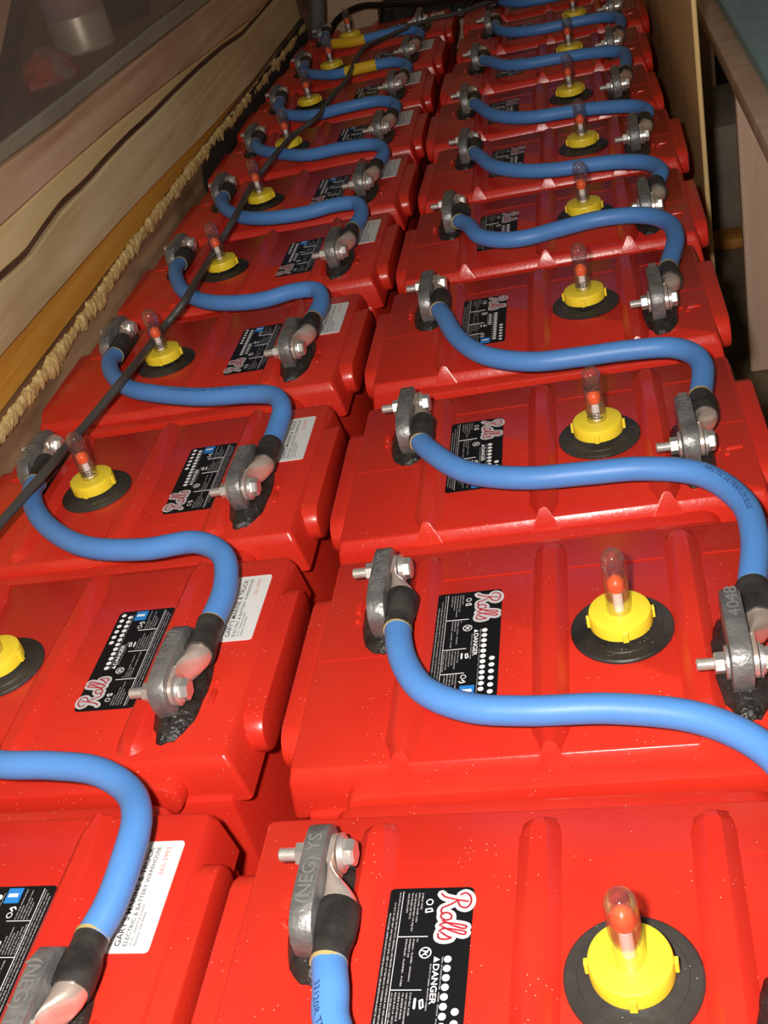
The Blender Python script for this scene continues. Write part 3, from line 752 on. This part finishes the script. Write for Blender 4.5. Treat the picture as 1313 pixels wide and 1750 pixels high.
def make_cable(key):
    row, k = key[0], int(key[1:]); other = row + str(k - 1 if row == 'R' else k + 1)
    mA = lug_frame(key, True); mB = lug_frame(other, False)
    ends = (ORD[k], ORD[k - 1] if k > 0 else None) if row == 'R' else (ORD[k], ORD[k + 1])
    rn = 'right-hand row' if row == 'R' else 'left-hand row'
    if row == 'R' and k == 0: lab = 'blue cable running off the bottom edge from the nearest right-hand battery'
    else: lab = '%sblue cable joining the %s and %s batteries from the front, %s' % ('yellow-taped ' if key in ('L7', 'L8', 'R9') else '', *sorted(ends, key=ORD.index), rn)
    root = put('battery_cable', None, None, mA.translation, 0, label=lab, category='cable', group='blue jumper cables of the ' + rn)
    inv = Matrix.Translation(-mA.translation)
    lift = {'L': .003, 'R': .0}[row]
    pts = [mA @ Vector((AX, y, 0)) for y in (.042, .050, .060)]
    tr = TRACES[key]; n = len(tr)
    pts += [Vector((x, y, .0215 + lift * math.sin(PI * (i + .5) / n) + (.003 if row == 'L' and i in (1, 2) else 0))) for i, (x, y) in enumerate(tr)]
    pts += [mB @ Vector((AX, y, 0)) for y in (.060, .050, .042)]
    cl = [inv @ p for p in catmull(pts, 7)]
    put('jacket', MB().tube(cl, CR, 20).mesh('jacket', BLUE, 60), root)
    for m in (mA, mB):
        mm = inv @ m
        put('lug', lug_mesh(mm), root, label='shiny tinned lug')
        put('heat_shrink', shrink_mesh(mm, k * 1.7), root, label='black heat-shrink sleeve')
        put('adhesive_ring', MB().tube([mm @ Vector((AX, .0612, 0)), mm @ Vector((AX, .0632, 0))], CR + .0005, 20).mesh('adhesive_ring', ADHES, 40), root)
    for s0, body, size, ang in PRINT.get(key, []): put('cable_print', print_on(cl, s0, body, size, ang, INKBLUE, CR), root)
    if key in ('L7', 'L8', 'R9'):
        L = len(cl); i0, i1 = {'L7': (.42, .525), 'L8': (.51, .64), 'R9': (.60, .72)}[key]
        put('tape_wrap', MB().tube(cl[int(L * i0):int(L * i1)], CR + .0008, 20).mesh('tape_wrap', TAPE, 60), root, label='yellow tape wrap')
    return root


for key in TRACES: make_cable(key)

# ------------------------------------------------------------------ loose wires and the far end
def wire(name, pts, rad, m, **props):
    base = Vector(pts[0]); me = MB().tube([p - base for p in catmull(pts, 8)], rad, 10).mesh(name, m, 60)
    return put(name, me, None, base, **props)


wire('signal_wire', [(-.50, .20, .040), (-0.4807, 0.3371, 0.036), (-0.4731, 0.3887, 0.036), (-0.4651, 0.4333, 0.0365), (-0.4595, 0.4673, 0.0365), (-0.4611, 0.5139, 0.031), (-0.4573, 0.5524, 0.029), (-0.4461, 0.5856, 0.034), (-0.4377, 0.6053, 0.0385), (-0.439, 0.6477, 0.034),
                     (-0.4459, 0.7149, 0.0235), (-0.4416, 0.7607, 0.0235), (-0.4274, 0.7701, 0.033), (-0.4206, 0.7791, 0.0385), (-0.4272, 0.8566, 0.032), (-0.4355, 0.9397, 0.0235), (-0.4317, 0.983, 0.0265), (-0.4197, 1.0061, 0.0385), (-0.4313, 1.1012, 0.029),
                     (-0.4381, 1.1791, 0.0235), (-0.4296, 1.2104, 0.029), (-0.4159, 1.2283, 0.0385), (-0.4163, 1.2957, 0.033), (-0.406, 1.3596, 0.033), (-0.3813, 1.3885, 0.0385), (-0.382, 1.5028, 0.03), (-0.3712, 1.5491, 0.036), (-0.3614, 1.5737, 0.0385), (-0.3664, 1.719, 0.033),
                     (-0.3577, 1.7982, 0.0385), (-0.333, 1.877, 0.032), (-0.2875, 1.9222, 0.033), (-0.2451, 1.9484, 0.033), (-0.2022, 1.9643, 0.03), (-.10, 2.02, .033), (0.0, 2.10, .032)], .0040, WIREGREY,
     label='thin grey wire lying along the left-hand row over the blue cables', category='wire')
wire('black_wire', [(-.56, 2.30, -.12), (-.50, 2.27, .0), (-.43, 2.225, .034), (-.36, 2.18, .034), (-.28, 2.10, .036), (-.2, 2.02, .045), (-.10, 1.945, .045), (.0, 1.99, .045), (.06, 2.09, .034)], .006, WIREBLK,
     label='black wire crossing both rows at the far end', category='wire')
wire('grey_conduit', [(-.535, 2.255, -.20), (-.531, 2.245, -.02), (-.512, 2.235, .06), (-.495, 2.235, .16), (-.480, 2.235, .32)], .017, GREYHOSE,
     label='grey flexible conduit standing in the far left corner', category='conduit')
# crumpled black plastic over the far end
mb = MB(); nx, ny = 44, 16
vs = []
for j in range(ny + 1):
    for i in range(nx + 1):
        u, v = i / nx, j / ny
        x = -.40 + .28 * u; y = 2.235 + .12 * v
        z = -.012 + .050 * math.sin(v * PI) * math.sin(u * PI) ** .5 + .022 * noise.noise((x * 22, y * 22, 1)) + .012 * noise.noise((x * 60, y * 60, 4))
        vs.append((x, y, z))
mb.add(vs, [(j * (nx + 1) + i, j * (nx + 1) + i + 1, (j + 1) * (nx + 1) + i + 1, (j + 1) * (nx + 1) + i) for j in range(ny) for i in range(nx)])
o = put('plastic_sheet', mb.mesh('plastic_sheet', BAG, 50), None, label='crumpled black plastic sheet at the far end above the batteries', category='plastic sheet')
sm = o.modifiers.new('solid', 'SOLIDIFY'); sm.thickness = .006

# things seen through the pane, upper left
can = put('paint_can', None, None, (-.775, 1.60, .172), label='pale grey can behind the pane at the upper left', category='can')
put('can_body', MB().lathe([(.050, 0), (.052, .003), (.050, .006), (.050, .150), (.053, .155), (.050, .158)], 32).mesh('can_body', mat('dull_tin', (.62, .57, .53), .4, metal=.4, var=(30, (.75, .70, .66))), 40), can)
put('can_band', MB().lathe([(.0506, .055), (.0508, .056), (.0508, .095), (.0506, .096)], 32).mesh('can_band', mat('violet_band', (.42, .30, .34), .5), 40), can)
put('can_lid', MB().lathe([(.047, .150), (.047, .157), (.030, .158)], 32).mesh('can_lid', STEEL, 40), can)
jug = put('black_jug', None, None, (-.775, 1.80, .172), label='black jug behind the pane beside the pale can', category='jug')
put('jug_body', MB().lathe([(.050, 0), (.054, .006), (.054, .10), (.045, .13), (.022, .15)], 28).mesh('jug_body', mat('black_plastic', (.015, .014, .016), .3), 50), jug)
put('jug_cap', MB().lathe([(.020, .148), (.024, .151), (.024, .172), (.021, .175)], 24).mesh('jug_cap', mat('blue_grey_cap', (.08, .10, .13), .4), 40), jug)
rag = MB(); rings = []
for i in range(14):
    t = i / 13; ring = []
    for j in range(20):
        a = 2 * PI * j / 20; q = (1 - t * t) ** .5 * (1 + .25 * noise.noise((math.cos(a) * 2, math.sin(a) * 2, t * 4)))
        ring.append((.04 * q * math.cos(a), .05 * q * math.sin(a), .045 * t + .010 * noise.noise((a, t * 5, 2)) * (t > .1)))
    rings.append(ring)
put('orange_rag', rag.rings(rings).mesh('orange_rag', mat('orange_cloth', (.50, .055, .015), .8, var=(22, (.30, .30, .34)))), None, (-.760, 1.40, .172), label='orange rag with pale patches behind the pane at the upper left', category='rag')
stud = put('diagonal_brace', MB().prism([(.756, .1735), (1.455, .558), (1.41, .64), (.56, .1735)], -.640, -.605, 'X').mesh('diagonal_brace', W_BACK, 0), None, label='pinkish timber brace with a screw at the top left corner', category='brace')
put('screw', MB().lathe([(.0045, 0), (.0042, .0018), (.0020, .0026)], 14, 'X', (-.605, .998, .331)).mesh('screw', STEEL, 40), stud)

# dark clutter on the floor right of the side board
def crate(name, x0, x1, y0, y1, h, m, **p):
    put(name, MB().bbox(-(x1 - x0) / 2, (x1 - x0) / 2, -(y1 - y0) / 2, (y1 - y0) / 2, 0, h, .006, 2).mesh(name, m, 35), None, ((x0 + x1) / 2, (y0 + y1) / 2, FLOOR_Z), **p)


crate('cardboard_box', .225, .50, 1.86, 2.12, .21, mat('grey_cardboard', (.28, .225, .17), .8, var=(8, (.19, .15, .11))), label='greyish cardboard box in the dark gap beside the bench apron', category='box')
crate('timber_offcut', .205, .60, 1.78, 1.84, .022, wood('orange_offcut', (.42, .16, .03), (.50, .20, .04), (.56, .25, .06), along='X'), label='orange-brown timber offcut on the floor in the dark gap', category='timber')
crate('black_case', .23, .62, 2.75, 3.05, .26, mat('black_case', (.012, .012, .012), .4), label='black case on the floor at the back of the dark gap', category='case')
